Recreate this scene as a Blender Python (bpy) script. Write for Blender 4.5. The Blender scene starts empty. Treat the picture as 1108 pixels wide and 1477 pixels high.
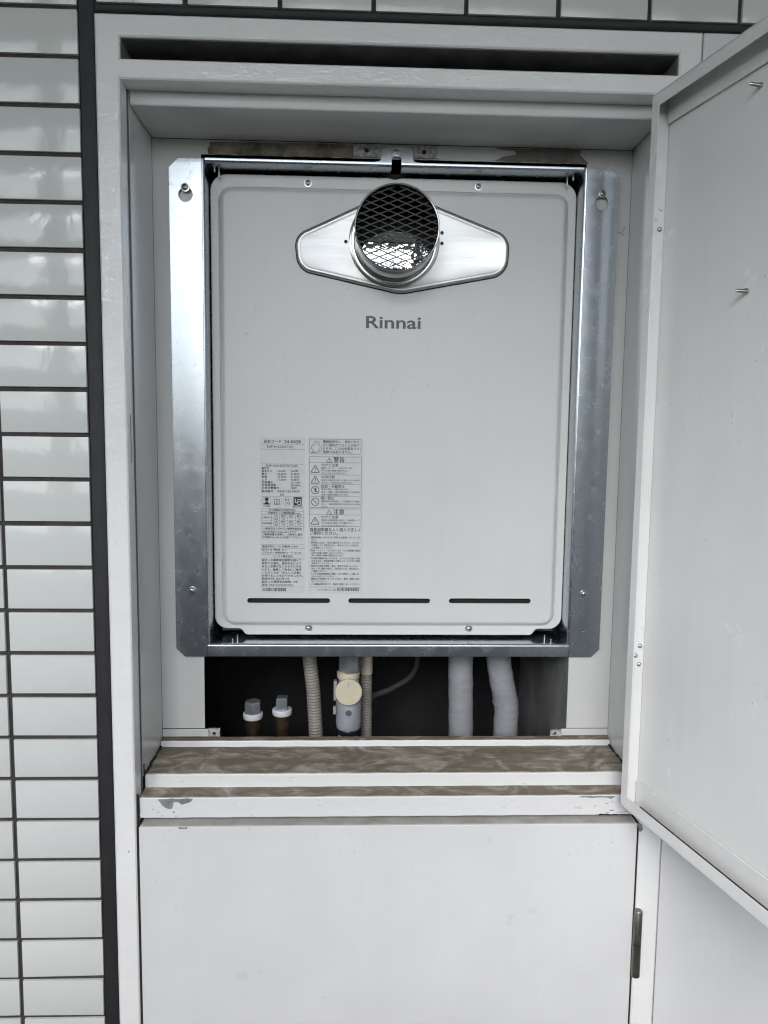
import bpy, bmesh, math, random
from mathutils import Vector, Matrix
from mathutils.geometry import tessellate_polygon

random.seed(7)
scene = bpy.context.scene
COL = scene.collection
Z0 = 1.9                      # metres: height of the tile joint used as zero of the millimetre plan

# ------------------------------------------------------------------ camera
cam_data = bpy.data.cameras.new('Camera')
cam = bpy.data.objects.new('Camera', cam_data)
COL.objects.link(cam)
cam_data.sensor_fit = 'VERTICAL'
cam_data.sensor_height = 36.0
cam_data.lens = 36.0 * 1090.0 / 1477.0
cam_data.clip_start = 0.02
cam_data.clip_end = 2000.0
R_ = Vector((0.99924671, -0.03693133, 0.01191976))
D_ = Vector((0.00810415, -0.10179444, -0.99477244))
F_ = Vector((0.03795163, 0.9941197, -0.10141846))
m = Matrix((R_, -D_, -F_)).transposed().to_4x4()
m.translation = Vector((0.2987, -0.85955, Z0 - 0.44595))
cam.matrix_world = m
scene.camera = cam

# ------------------------------------------------------------------ sky, sun, exposure
world = bpy.data.worlds.new('World')
scene.world = world
world.use_nodes = True
wn = world.node_tree
for n in list(wn.nodes):
    wn.nodes.remove(n)
w_out = wn.nodes.new('ShaderNodeOutputWorld')
w_bg = wn.nodes.new('ShaderNodeBackground')
w_sky = wn.nodes.new('ShaderNodeTexSky')
w_hs = wn.nodes.new('ShaderNodeHueSaturation')
SUN_EL, SUN_AZ = math.radians(35), math.radians(196)    # azimuth from +Y clockwise: behind the camera
w_sky.sky_type = 'NISHITA'
w_sky.sun_disc = False
w_sky.sun_elevation = SUN_EL
w_sky.sun_rotation = SUN_AZ
w_sky.air_density = 1.0
w_sky.dust_density = 0.6
w_sky.ozone_density = 2.0
w_hs.inputs['Saturation'].default_value = 0.36
w_bg.inputs['Strength'].default_value = 0.14
wn.links.new(w_sky.outputs[0], w_hs.inputs['Color'])
wn.links.new(w_hs.outputs[0], w_bg.inputs['Color'])
wn.links.new(w_bg.outputs[0], w_out.inputs['Surface'])

sun_data = bpy.data.lights.new('Sun', 'SUN')
sun_data.energy = 1.5
sun_data.angle = math.radians(36)
sun_data.color = (1.0, 0.985, 0.965)
sun = bpy.data.objects.new('Sun', sun_data)
COL.objects.link(sun)
sdir = Vector((math.sin(SUN_AZ) * math.cos(SUN_EL), math.cos(SUN_AZ) * math.cos(SUN_EL), math.sin(SUN_EL)))
sun.location = sdir * 20
sun.rotation_euler = sdir.to_track_quat('Z', 'Y').to_euler()

vs = scene.view_settings
vs.view_transform = 'Standard'
vs.look = 'None'
vs.gamma = 1.0
vs.use_curve_mapping = False
vs.exposure = 1.48
scene.cycles.max_bounces = 6
scene.cycles.glossy_bounces = 4
scene.cycles.diffuse_bounces = 3
scene.cycles.use_denoising = True
scene.cycles.filter_width = 1.15
scene.cycles.use_adaptive_sampling = True
scene.cycles.adaptive_threshold = 0.02

# ------------------------------------------------------------------ materials
def new_mat(name):
    mt = bpy.data.materials.new(name)
    mt.use_nodes = True
    nt = mt.node_tree
    for n in list(nt.nodes):
        nt.nodes.remove(n)
    out = nt.nodes.new('ShaderNodeOutputMaterial')
    p = nt.nodes.new('ShaderNodeBsdfPrincipled')
    nt.links.new(p.outputs[0], out.inputs[0])
    return mt, nt, p

def coords(nt, kind='pos', scale=(1, 1, 1)):
    if kind == 'pos':
        g = nt.nodes.new('ShaderNodeNewGeometry'); s = g.outputs['Position']
    else:
        g = nt.nodes.new('ShaderNodeTexCoord'); s = g.outputs['Object']
    mp = nt.nodes.new('ShaderNodeMapping')
    mp.inputs['Scale'].default_value = scale
    nt.links.new(s, mp.inputs[0])
    return mp.outputs[0]

def noise(nt, vec, scale, detail=4.0, rough=0.5, dist=0.0):
    n = nt.nodes.new('ShaderNodeTexNoise')
    n.inputs['Scale'].default_value = scale
    n.inputs['Detail'].default_value = detail
    n.inputs['Roughness'].default_value = rough
    n.inputs['Distortion'].default_value = dist
    nt.links.new(vec, n.inputs['Vector'])
    return n.outputs['Fac']

def ramp(nt, fac, stops):
    r = nt.nodes.new('ShaderNodeValToRGB')
    els = r.color_ramp.elements
    while len(els) < len(stops):
        els.new(0.5)
    for e, (p, c) in zip(els, stops):
        e.position = p
        e.color = c if len(c) == 4 else (*c, 1)
    nt.links.new(fac, r.inputs[0])
    return r.outputs[0]

def g(v):
    return (v, v, v)

def mixc(nt, fac, a, b, mode='MIX'):
    n = nt.nodes.new('ShaderNodeMix'); n.data_type = 'RGBA'; n.blend_type = mode
    for sock, val in ((n.inputs[0], fac), (n.inputs[6], a), (n.inputs[7], b)):
        if hasattr(val, 'links') or isinstance(val, bpy.types.NodeSocket):
            nt.links.new(val, sock)
        elif isinstance(val, (int, float)):
            sock.default_value = val
        else:
            sock.default_value = (*val, 1)
    return n.outputs[2]

def math_(nt, op, a, b=0.0, clamp=False):
    n = nt.nodes.new('ShaderNodeMath'); n.operation = op; n.use_clamp = clamp
    for sock, val in ((n.inputs[0], a), (n.inputs[1], b)):
        if isinstance(val, bpy.types.NodeSocket):
            nt.links.new(val, sock)
        else:
            sock.default_value = val
    return n.outputs[0]

def bump(nt, p, height, strength, dist):
    b = nt.nodes.new('ShaderNodeBump')
    b.inputs['Strength'].default_value = strength
    b.inputs['Distance'].default_value = dist
    nt.links.new(height, b.inputs['Height'])
    nt.links.new(b.outputs[0], p.inputs['Normal'])

def set_rough(nt, p, fac, lo, hi):
    mr = nt.nodes.new('ShaderNodeMapRange')
    mr.inputs[3].default_value = lo; mr.inputs[4].default_value = hi
    nt.links.new(fac, mr.inputs[0]); nt.links.new(mr.outputs[0], p.inputs['Roughness'])

def paint(name, col, rough=0.3, peel=0.12, peel_scale=420, stretch=(1, 1, 1), wave=0.0, speck=0.0, mott=0.05, grime=0.0, dent=0.0):
    mt, nt, p = new_mat(name)
    v = coords(nt, 'pos')
    big = noise(nt, v, 9, 4, 0.6)
    c = ramp(nt, big, [(0.3, tuple(x * (1 - mott) for x in col)), (0.7, tuple(min(1, x * (1 + mott * .4)) for x in col))])
    if speck:
        s = noise(nt, v, 190, 2, 0.5)
        sm = math_(nt, 'MULTIPLY', ramp(nt, s, [(0.70, g(0)), (0.74, g(1))]), ramp(nt, big, [(0.48, g(0)), (0.66, g(1))]))
        c = mixc(nt, math_(nt, 'MULTIPLY', sm, speck), c, (0.16, 0.14, 0.12))
    if grime:
        st = noise(nt, coords(nt, 'pos', (1, 1, 0.07)), 42, 4, 0.65)
        c = mixc(nt, math_(nt, 'MULTIPLY', ramp(nt, st, [(0.50, g(0)), (0.72, g(1))]), grime), c, (0.36, 0.345, 0.31))
        sc = noise(nt, coords(nt, 'pos', (1, 1, 0.35)), 120, 2, 0.5, 1.5)
        sc = math_(nt, 'MULTIPLY', ramp(nt, sc, [(0.69, g(0)), (0.71, g(1))]), ramp(nt, big, [(0.52, g(0)), (0.60, g(1))]))
        c = mixc(nt, math_(nt, 'MULTIPLY', sc, grime * 3.0), c, (0.25, 0.24, 0.22))
    nt.links.new(c, p.inputs['Base Color'])
    set_rough(nt, p, big, rough - 0.05, rough + 0.08)
    vb = coords(nt, 'pos', stretch)
    h = noise(nt, vb, peel_scale, 1, 0.5)
    if wave:
        h2 = noise(nt, vb, peel_scale * 0.22, 2, 0.55, 0.6)
        h = math_(nt, 'ADD', math_(nt, 'MULTIPLY', h, 0.4), math_(nt, 'MULTIPLY', h2, wave))
    if dent:
        h = math_(nt, 'ADD', h, math_(nt, 'MULTIPLY', noise(nt, v, 6, 1, 0.4), dent))
    bump(nt, p, h, peel, 0.0016)
    return mt

M = {}
M['frame_paint'] = paint('frame_paint', (0.81, 0.81, 0.80), 0.15, 0.38, 420, (0.7, 1, 1), 1.3, 0.7)
M['frame_paint'].node_tree.nodes['Principled BSDF'].inputs['Specular IOR Level'].default_value = 0.65
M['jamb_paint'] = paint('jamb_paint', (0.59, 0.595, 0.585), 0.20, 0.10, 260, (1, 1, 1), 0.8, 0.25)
M['door_paint'] = paint('door_paint', (0.75, 0.75, 0.745), 0.24, 0.07, 420, (1, 1, 1), 0.5, 0.5, 0.05, 0.05, 14)
M['panel_paint'] = paint('panel_paint', (0.68, 0.68, 0.68), 0.28, 0.06, 500, (1, 1, 1), 0.4, 0.45, 0.05, 0.045, 14)
M['heater_paint'] = paint('heater_paint', (0.64, 0.645, 0.63), 0.33, 0.03, 900, (1, 1, 1), 0.0, 0.25, 0.03, 0.04, 16)

def sill_material():
    mt, nt, p = new_mat('dusty_sill_paint')
    v = coords(nt, 'pos')
    geo = nt.nodes.new('ShaderNodeNewGeometry')
    sep = nt.nodes.new('ShaderNodeSeparateXYZ'); nt.links.new(geo.outputs['True Normal'], sep.inputs[0])
    up = ramp(nt, sep.outputs['Z'], [(0.55, g(0)), (0.85, g(1))])
    vw = coords(nt, 'pos', (0.85, 1.2, 1))
    wipe = noise(nt, vw, 21, 4, 0.55, 2.0)
    wipe2 = noise(nt, coords(nt, 'pos', (0.16, 1.8, 1)), 46, 4, 0.6, 1.2)
    fine = noise(nt, v, 400, 3, 0.6)
    w = math_(nt, 'ADD', math_(nt, 'MULTIPLY', wipe, 0.68), math_(nt, 'MULTIPLY', wipe2, 0.32))
    dust = ramp(nt, w, [(0.40, (0.140, 0.112, 0.075)), (0.48, (0.185, 0.155, 0.110)), (0.545, (0.275, 0.25, 0.20)), (0.63, (0.43, 0.41, 0.36))])
    dust = mixc(nt, 0.22, dust, ramp(nt, fine, [(0.3, (0.12, 0.095, 0.07)), (0.7, (0.36, 0.32, 0.27))]))
    side_n = noise(nt, coords(nt, 'pos', (0.3, 1, 1)), 160, 3, 0.6)
    clean = ramp(nt, side_n, [(0.3, (0.68, 0.68, 0.68)), (0.66, (0.71, 0.71, 0.71)), (0.76, (0.55, 0.54, 0.52))])
    nt.links.new(mixc(nt, up, clean, dust), p.inputs['Base Color'])
    mr = nt.nodes.new('ShaderNodeMapRange'); mr.inputs[3].default_value = 0.32; mr.inputs[4].default_value = 0.85
    nt.links.new(up, mr.inputs[0]); nt.links.new(mr.outputs[0], p.inputs['Roughness'])
    bump(nt, p, math_(nt, 'ADD', math_(nt, 'MULTIPLY', fine, 0.5), noise(nt, v, 90, 3)), 0.25, 0.001)
    return mt
M['sill'] = sill_material()

def tile_material():
    mt, nt, p = new_mat('glazed_tile')
    oi = nt.nodes.new('ShaderNodeObjectInfo')
    v = coords(nt, 'pos')
    base = ramp(nt, oi.outputs['Random'], [(0.0, (0.60, 0.62, 0.592)), (0.5, (0.635, 0.65, 0.628)), (1.0, (0.655, 0.66, 0.645))])
    cl = noise(nt, v, 26, 3, 0.6)
    c = mixc(nt, math_(nt, 'MULTIPLY', cl, 0.12), base, (0.40, 0.42, 0.40))
    sp = noise(nt, v, 300, 2, 0.5)
    c = mixc(nt, math_(nt, 'MULTIPLY', ramp(nt, sp, [(0.735, g(0)), (0.76, g(1))]), 0.5), c, (0.15, 0.14, 0.12))
    nt.links.new(c, p.inputs['Base Color'])
    set_rough(nt, p, cl, 0.10, 0.20)
    p.inputs['Coat Weight'].default_value = 0.0
    wv = noise(nt, coords(nt, 'pos', (1, 1, 0.7)), 38, 2, 0.5, 0.5)
    fn = noise(nt, v, 260, 1, 0.6)
    bump(nt, p, math_(nt, 'ADD', math_(nt, 'MULTIPLY', wv, 1.0), math_(nt, 'MULTIPLY', fn, 0.07)), 0.36, 0.002)
    return mt
M['tile'] = tile_material()

def rough_mat(name, a, b, scale, rough=0.85, bs=0.5, bd=0.001, metal=0.0, fine=None):
    mt, nt, p = new_mat(name)
    v = coords(nt, 'pos')
    n1 = noise(nt, v, scale, 6, 0.6)
    nt.links.new(ramp(nt, n1, [(0.3, a), (0.7, b)]), p.inputs['Base Color'])
    p.inputs['Roughness'].default_value = rough
    p.inputs['Metallic'].default_value = metal
    bump(nt, p, noise(nt, v, fine or scale * 6, 4, 0.6), bs, bd)
    return mt
M['grout'] = rough_mat('dark_grout', (0.032, 0.028, 0.024), (0.062, 0.054, 0.047), 60, 0.9, 0.6, 0.001, 0, 900)
M['sealant'] = rough_mat('dark_sealant', (0.013, 0.0125, 0.014), (0.020, 0.019, 0.0205), 25, 0.62, 0.25, 0.001, 0, 160)
M['mortar'] = rough_mat('stained_mortar', (0.10, 0.085, 0.06), (0.30, 0.27, 0.21), 55, 0.95, 0.9, 0.002, 0, 350)
M['mortar_grey'] = rough_mat('grey_mortar', (0.12, 0.115, 0.10), (0.22, 0.21, 0.19), 60, 0.95, 0.9, 0.002, 0, 350)
M['concrete'] = rough_mat('shaft_concrete', (0.14, 0.14, 0.14), (0.26, 0.26, 0.255), 20, 0.95, 0.6, 0.002, 0, 220)
M['shaft_dark'] = rough_mat('unlit_depth_black', (0.008, 0.008, 0.009), (0.016, 0.016, 0.018), 20, 0.9, 0.4, 0.002, 0, 220)  # near-black: the unlit depth of shaft and slot is put into the colour
M['ceiling'] = rough_mat('corridor_ceiling_paint', (0.24, 0.24, 0.235), (0.28, 0.28, 0.275), 3, 0.9, 0.2, 0.002, 0, 120)
M['floor'] = rough_mat('corridor_floor_sheet', (0.15, 0.15, 0.15), (0.19, 0.19, 0.19), 3, 0.7, 0.2, 0.002, 0, 120)
M['parapet'] = rough_mat('parapet_paint', (0.25, 0.255, 0.26), (0.30, 0.305, 0.31), 3, 0.8, 0.2, 0.002, 0, 120)
M['skyline_blocker'] = rough_mat('skyline_blocker_matte', (0.05, 0.06, 0.045), (0.11, 0.12, 0.09), 0.6, 0.95, 0.3)
M['gap'] = rough_mat('gap_shade_and_dirt', (0.010, 0.009, 0.008), (0.03, 0.026, 0.022), 200, 0.95, 0.5)  # serves real cracks and dirt, and the painted shade in the door gaps
M['bare_steel'] = rough_mat('bare_weathered_steel', (0.17, 0.19, 0.20), (0.30, 0.32, 0.33), 150, 0.6, 0.3, 0.0005, 0.25)
M['slot_shade'] = rough_mat('slot_shade_paint', (0.10, 0.095, 0.085), (0.20, 0.195, 0.18), 30, 0.8, 0.3)  # darkened paint: the shade inside the vent slot is put into the colour
M['dust_light'] = rough_mat('pale_dust', (0.34, 0.32, 0.29), (0.50, 0.485, 0.455), 40, 0.95, 0.3)
M['lug'] = rough_mat('chipped_white_lug', (0.10, 0.095, 0.085), (0.62, 0.62, 0.60), 210, 0.7, 0.4, 0.001)

def steel(name, col, rough, scale=(1, 1, 1), bs=0.03, var=0.10):
    mt, nt, p = new_mat(name)
    v = coords(nt, 'pos', scale)
    n1 = noise(nt, v, 60, 3, 0.6)
    nt.links.new(ramp(nt, n1, [(0.3, tuple(x * (1 - var) for x in col)), (0.7, col)]), p.inputs['Base Color'])
    p.inputs['Metallic'].default_value = 1.0
    set_rough(nt, p, n1, rough - 0.05, rough + 0.07)
    bump(nt, p, noise(nt, v, 500, 1), bs, 0.001)
    return mt
M['zinc'] = steel('galvanised_sheet', (0.51, 0.55, 0.59), 0.23, (1, 1, 1), 0.015, 0.05)
def spangle(mt):
    nt = mt.node_tree; p = nt.nodes['Principled BSDF']
    vo = nt.nodes.new('ShaderNodeTexVoronoi'); vo.inputs['Scale'].default_value = 150
    nt.links.new(coords(nt, 'pos', (1, 1, 1)), vo.inputs['Vector'])
    old = p.inputs['Roughness'].links[0].from_socket
    sep = nt.nodes.new('ShaderNodeSeparateColor'); nt.links.new(vo.outputs['Color'], sep.inputs[0])
    s = math_(nt, 'ADD', old, math_(nt, 'MULTIPLY', sep.outputs[0], 0.03))
    nt.links.new(s, p.inputs['Roughness'])
spangle(M['zinc'])
M['stainless'] = steel('brushed_stainless', (0.60, 0.60, 0.595), 0.40, (0.25, 1, 4), 0.03, 0.06)
M['polished'] = steel('polished_flue_steel', (0.20, 0.205, 0.22), 0.09, (1, 1, 1), 0.015, 0.08)
M['pipe_steel'] = steel('flue_pipe_steel', (0.60, 0.60, 0.59), 0.20, (1, 1, 1), 0.02, 0.08)
M['screw'] = steel('screw_zinc', (0.55, 0.55, 0.54), 0.28, (1, 1, 1), 0.05, 0.15)
M['plug_steel'] = rough_mat('plug_steel', (0.22, 0.25, 0.275), (0.34, 0.37, 0.39), 60, 0.25, 0.1, 0.001, 0.5)
M['bend'] = steel('bright_flue_bend', (0.80, 0.80, 0.82), 0.05, (1, 1, 1), 0.03, 0.1)
for nd in M['bend'].node_tree.nodes:
    if nd.type == 'BUMP':
        nd.inputs['Strength'].default_value = 0.5; nd.inputs['Distance'].default_value = 0.0012
        nd.inputs['Height'].links[0].from_node.inputs['Scale'].default_value = 130
M['grille'] = steel('grille_steel', (0.07, 0.07, 0.07), 0.5, (1, 1, 1), 0.05, 0.2)
M['brass'] = rough_mat('dull_brass', (0.05, 0.034, 0.02), (0.12, 0.085, 0.05), 70, 0.45, 0.2, 0.001, 0.8)
M['hinge'] = rough_mat('bronze_hinge_metal', (0.15, 0.14, 0.125), (0.24, 0.225, 0.20), 80, 0.38, 0.15, 0.0005, 0.85)
M['valve_grey'] = rough_mat('grey_valve_casting', (0.30, 0.31, 0.34), (0.37, 0.38, 0.41), 60, 0.5, 0.3, 0.001, 0.15)

def simple(name, col, rough=0.5, metal=0.0):
    mt, nt, p = new_mat(name)
    v = coords(nt, 'pos')
    n1 = noise(nt, v, 80, 4)
    nt.links.new(ramp(nt, n1, [(0.3, tuple(x * 0.92 for x in col)), (0.7, col)]), p.inputs['Base Color'])
    p.inputs['Roughness'].default_value = rough
    p.inputs['Metallic'].default_value = metal
    return mt
M['ink'] = simple('black_ink', (0.020, 0.020, 0.022), 0.5)
M['rule_ink'] = simple('grey_rule_ink', (0.09, 0.093, 0.096), 0.5)
M['logo_ink'] = simple('grey_logo_ink', (0.062, 0.066, 0.072), 0.4)
M['label_film'] = simple('label_film', (0.65, 0.655, 0.645), 0.16)
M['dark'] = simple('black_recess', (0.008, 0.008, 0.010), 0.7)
M['casing'] = simple('dark_heater_casing', (0.05, 0.06, 0.07), 0.5)
M['beige'] = simple('beige_plastic', (0.62, 0.57, 0.43), 0.42)
M['hose'] = simple('grey_beige_corrugated_plastic', (0.27, 0.255, 0.22), 0.5)
M['tape'] = simple('white_seal_tape', (0.72, 0.73, 0.75), 0.6)
M['rubber'] = simple('black_rubber_band', (0.012, 0.014, 0.025), 0.25)
M['button'] = simple('green_grey_button', (0.07, 0.11, 0.10), 0.5)
M['cable'] = simple('grey_cable_sheath', (0.045, 0.045, 0.043), 0.95)
M['gasket'] = simple('grey_gasket', (0.10, 0.10, 0.105), 0.5)

def wrap_material():
    mt, nt, p = new_mat('grey_pipe_wrap')
    v = coords(nt, 'pos', (1, 1, 3.5))
    n1 = noise(nt, v, 34, 3, 0.5, 1.0)
    nt.links.new(ramp(nt, n1, [(0.3, (0.235, 0.24, 0.255)), (0.7, (0.285, 0.29, 0.305))]), p.inputs['Base Color'])
    p.inputs['Roughness'].default_value = 0.42
    bump(nt, p, n1, 0.16, 0.0025)
    return mt
M['wrap'] = wrap_material()

# ------------------------------------------------------------------ mesh helpers (plan in millimetres)
WORLD = {}                    # object -> world position of its origin

def S(p):
    return Vector((p[0] / 1000.0, p[1] / 1000.0, p[2] / 1000.0 + Z0))

class MB:
    def __init__(self, xf=None):
        self.v, self.f, self.mi, self.cur, self.xf = [], [], [], 0, xf
    def add(self, pts, faces):
        o = len(self.v)
        self.v += [self.xf(p) if self.xf else tuple(p) for p in pts]
        for f in faces:
            self.f.append([i + o for i in f]); self.mi.append(self.cur)
        return self
    def box(self, x0, x1, y0, y1, z0, z1):
        x0, x1 = sorted((x0, x1)); y0, y1 = sorted((y0, y1)); z0, z1 = sorted((z0, z1))
        p = [(x, y, z) for x in (x0, x1) for y in (y0, y1) for z in (z0, z1)]
        return self.add(p, [(0, 1, 3, 2), (4, 6, 7, 5), (0, 4, 5, 1), (2, 3, 7, 6), (0, 2, 6, 4), (1, 5, 7, 3)])
    def loft(self, loops, cap0=True, cap1=True, closed=True):
        n = len(loops[0]); pts = [p for l in loops for p in l]; fs = []
        for k in range(len(loops) - 1):
            for i in range(n if closed else n - 1):
                j = (i + 1) % n
                fs.append((k * n + i, k * n + j, (k + 1) * n + j, (k + 1) * n + i))
        if cap0: fs.append(tuple(reversed(range(n))))
        if cap1: fs.append(tuple(range((len(loops) - 1) * n, len(loops) * n)))
        return self.add(pts, fs)
    def tube(self, path, rad, n=16, caps=True):
        loops = []
        for k, p in enumerate(path):
            p = Vector(p)
            t = (Vector(path[min(k + 1, len(path) - 1)]) - Vector(path[max(k - 1, 0)])).normalized()
            a = Vector((0, 1, 0)) if abs(t.y) < 0.8 else Vector((1, 0, 0))
            u = t.cross(a).normalized(); w = t.cross(u).normalized()
            r = rad(k, len(path)) if callable(rad) else rad
            loops.append([tuple(p + u * (math.cos(2 * math.pi * i / n) * (r(i) if callable(r) else r)) + w * (math.sin(2 * math.pi * i / n) * (r(i) if callable(r) else r))) for i in range(n)])
        return self.loft(loops, caps, caps)
    def lathe(self, c, axis, prof, n=32, caps=True):
        """prof: (radius, distance along axis) from centre c; axis 'y' or 'z'"""
        loops = []
        for r, h in prof:
            l = []
            for i in range(n):
                a = 2 * math.pi * i / n
                if axis == 'y': l.append((c[0] + r * math.cos(a), c[1] + h, c[2] + r * math.sin(a)))
                else: l.append((c[0] + r * math.cos(a), c[1] + r * math.sin(a), c[2] + h))
            loops.append(l)
        return self.loft(loops, caps, caps)
    def plate(self, loops, y0, y1, ch=0.0):
        """flat sheet in the X-Z plane: first loop outline, others holes; ch rounds the front edge"""
        fr = [offset(l, -ch if k == 0 else ch) for k, l in enumerate(loops)] if ch else loops
        tris = tessellate_polygon([[Vector((x, z, 0)) for x, z in l] for l in fr])
        flat = [p for l in fr for p in l]
        self.add([(x, y0, z) for x, z in flat], tris)
        back = [p for l in loops for p in l]
        self.add([(x, y1, z) for x, z in back], [tuple(reversed(t)) for t in tris])
        for l, f in zip(loops, fr):
            n = len(l)
            rows = [[(x, y0, z) for x, z in f]] + ([[(x, y0 + ch, z) for x, z in l]] if ch else []) + [[(x, y1, z) for x, z in l]]
            self.loft(rows, False, False)
        return self
    def build(self, name, mats, parent=None, bevel=0.0, seg=2, smooth=35, angle=40):
        me = bpy.data.meshes.new(name)
        vv = [S(p) for p in self.v]
        lo = Vector([min(p[i] for p in vv) for i in range(3)]); hi = Vector([max(p[i] for p in vv) for i in range(3)])
        o = (lo + hi) / 2
        me.from_pydata([p - o for p in vv], [], self.f)
        for mm in (mats if isinstance(mats, (list, tuple)) else [mats]):
            me.materials.append(mm)
        if isinstance(mats, (list, tuple)):
            me.polygons.foreach_set('material_index', self.mi)
        bm = bmesh.new(); bm.from_mesh(me)
        bmesh.ops.remove_doubles(bm, verts=bm.verts, dist=1e-6)
        bmesh.ops.recalc_face_normals(bm, faces=bm.faces)
        bm.to_mesh(me); bm.free()
        if smooth:
            me.polygons.foreach_set('use_smooth', [True] * len(me.polygons))
            me.set_sharp_from_angle(angle=math.radians(smooth))
        ob = bpy.data.objects.new(name, me)
        COL.objects.link(ob)
        WORLD[ob] = o
        if parent:
            ob.parent = parent
        ob.location = o - (WORLD[parent] if parent else Vector((0, 0, 0)))
        if bevel:
            b = ob.modifiers.new('edge', 'BEVEL')
            b.width = bevel / 1000.0; b.segments = seg; b.limit_method = 'ANGLE'; b.angle_limit = math.radians(angle)
            b.harden_normals = False
        return ob

def offset(loop, d):
    """move a closed polyline outwards by d (negative: inwards), independent of its winding"""
    n = len(loop)
    area = sum(loop[i][0] * loop[(i + 1) % n][1] - loop[(i + 1) % n][0] * loop[i][1] for i in range(n))
    s = 1 if area > 0 else -1
    out = []
    for i in range(n):
        a, b, c = Vector(loop[i - 1]), Vector(loop[i]), Vector(loop[(i + 1) % n])
        e1 = (b - a).normalized(); e2 = (c - b).normalized()
        n1 = Vector((e1.y, -e1.x)) * s; n2 = Vector((e2.y, -e2.x)) * s
        k = (n1 + n2)
        k = k / max(0.25, 1 + n1.dot(n2))
        out.append((b.x + k.x * d, b.y + k.y * d))
    return out

def rect(x0, x1, z0, z1):
    return [(x0, z0), (x1, z0), (x1, z1), (x0, z1)]

def rpoly(pts, rads, seg=6):
    """polygon with rounded corners"""
    out = []; n = len(pts)
    if not isinstance(rads, (list, tuple)): rads = [rads] * n
    for i in range(n):
        a, b, c = Vector(pts[i - 1]), Vector(pts[i]), Vector(pts[(i + 1) % n])
        r = rads[i]
        if r <= 0:
            out.append(tuple(b)); continue
        u = (a - b).normalized(); w = (c - b).normalized()
        ang = u.angle(w); t = min(r / math.tan(ang / 2), 0.49 * (a - b).length, 0.49 * (c - b).length)
        p0, p1 = b + u * t, b + w * t
        r2 = t * math.tan(ang / 2)
        ctr = b + (u + w).normalized() * (r2 / math.sin(ang / 2))
        a0 = math.atan2(p0.y - ctr.y, p0.x - ctr.x); a1 = math.atan2(p1.y - ctr.y, p1.x - ctr.x)
        da = (a1 - a0 + math.pi) % (2 * math.pi) - math.pi
        for k in range(seg + 1):
            out.append((ctr.x + r2 * math.cos(a0 + da * k / seg), ctr.y + r2 * math.sin(a0 + da * k / seg)))
    return out

def rrect(x0, x1, z0, z1, r, seg=6):
    return rpoly(rect(x0, x1, z0, z1), r, seg)

def circle(cx, cz, r, n=24):
    return [(cx + r * math.cos(2 * math.pi * i / n), cz + r * math.sin(2 * math.pi * i / n)) for i in range(n)]

def capsule(x0, x1, z0, z1, seg=8):
    return rrect(x0, x1, z0, z1, (z1 - z0) / 2 * 0.999, seg)

def ragged(pts, amp, step, seed):
    """outline subdivided and jittered, for chips, cracks and smeared mortar"""
    rnd = random.Random(seed); out = []; n = len(pts)
    for i in range(n):
        a, b = Vector(pts[i]), Vector(pts[(i + 1) % n])
        k = max(1, int((b - a).length / step))
        for j in range(k):
            p = a.lerp(b, j / k)
            out.append((p.x + rnd.uniform(-amp, amp), p.y + rnd.uniform(-amp, amp)))
    return out

def thing(name, label, cat, x, y, z, group=None):
    o = bpy.data.objects.new(name, None)
    COL.objects.link(o)
    o.empty_display_size = 0.05
    w = S((x, y, z)); o.location = w; WORLD[o] = w
    o['label'] = label; o['category'] = cat
    if group: o['group'] = group
    return o

def structure(ob):
    ob['kind'] = 'structure'
    return ob

# a pan-head screw facing the camera side, one mesh shared by all screws
def screw_mesh():
    mb = MB()
    mb.lathe((0, 0, 0), 'y', [(4.6, 0.0), (4.6, -0.7), (3.4, -0.8), (3.3, -1.6), (2.7, -2.4), (1.5, -2.8), (0.6, -2.9)], 20)
    mb.cur = 1
    mb.box(-1.7, 1.7, -3.0, -2.2, -0.35, 0.35)
    mb.box(-0.35, 0.35, -3.01, -2.2, -1.7, 1.7)
    ob = mb.build('screw_source', [M['screw'], M['dark']])
    me = ob.data
    # keep the mesh with its origin at the seat of the head
    off = WORLD[ob] - S((0, 0, 0))
    me.transform(Matrix.Translation(off))
    bpy.data.objects.remove(ob)
    return me
SCREW = screw_mesh()

def screw(parent, x, y, z, s=1.0, turn=0.0, name='screw'):
    o = bpy.data.objects.new(name, SCREW)
    COL.objects.link(o)
    o.parent = parent
    o.location = S((x, y, z)) - WORLD[parent]
    o.rotation_euler = (0, turn, 0)
    o.scale = (s, s, s)
    WORLD[o] = S((x, y, z))
    return o

# ================================================================== the open corridor the wall stands in (sky side behind the camera)
FLOOR = -1900
structure(MB().box(-4500, 4500, -1700, 460, FLOOR - 150, FLOOR).build('corridor_floor', M['floor']))
structure(MB().box(-4500, 4500, -1700, 460, 600, 760).box(-4500, 4500, -1700, -1500, 505, 600).build('corridor_ceiling', M['ceiling']))
structure(MB().box(-4500, 4500, -1700, -1560, FLOOR, FLOOR + 1390).build('corridor_parapet', M['parapet']))

structure(MB().box(-590, -330, -1700, -1500, FLOOR + 1390, 505).build('reflection_post', M['parapet']))  # unseen post added for the dark edge it reflects in the tiles
structure(MB().box(1090, 1400, -1700, -1500, FLOOR + 1390, 505).build('reflection_post', M['parapet']))  # second unseen post, added to narrow the reflection in the right flange

rows = []
for k in range(41):
    x = -90000 + 4500 * k
    top = 900 + 500 * math.sin(k * .9) + 260 * math.sin(k * 2.3 + 1)
    rows.append([(x, -16000, -12000), (x, -17000, top * .6), (x, -19500, top), (x, -24000, top * .5), (x, -30000, -12000)])
structure(MB().loft(rows, False, False, closed=False).build('skyline_blocker', M['skyline_blocker'], smooth=80))  # unseen skyline added to cut low sky light, standing for buildings opposite

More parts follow.
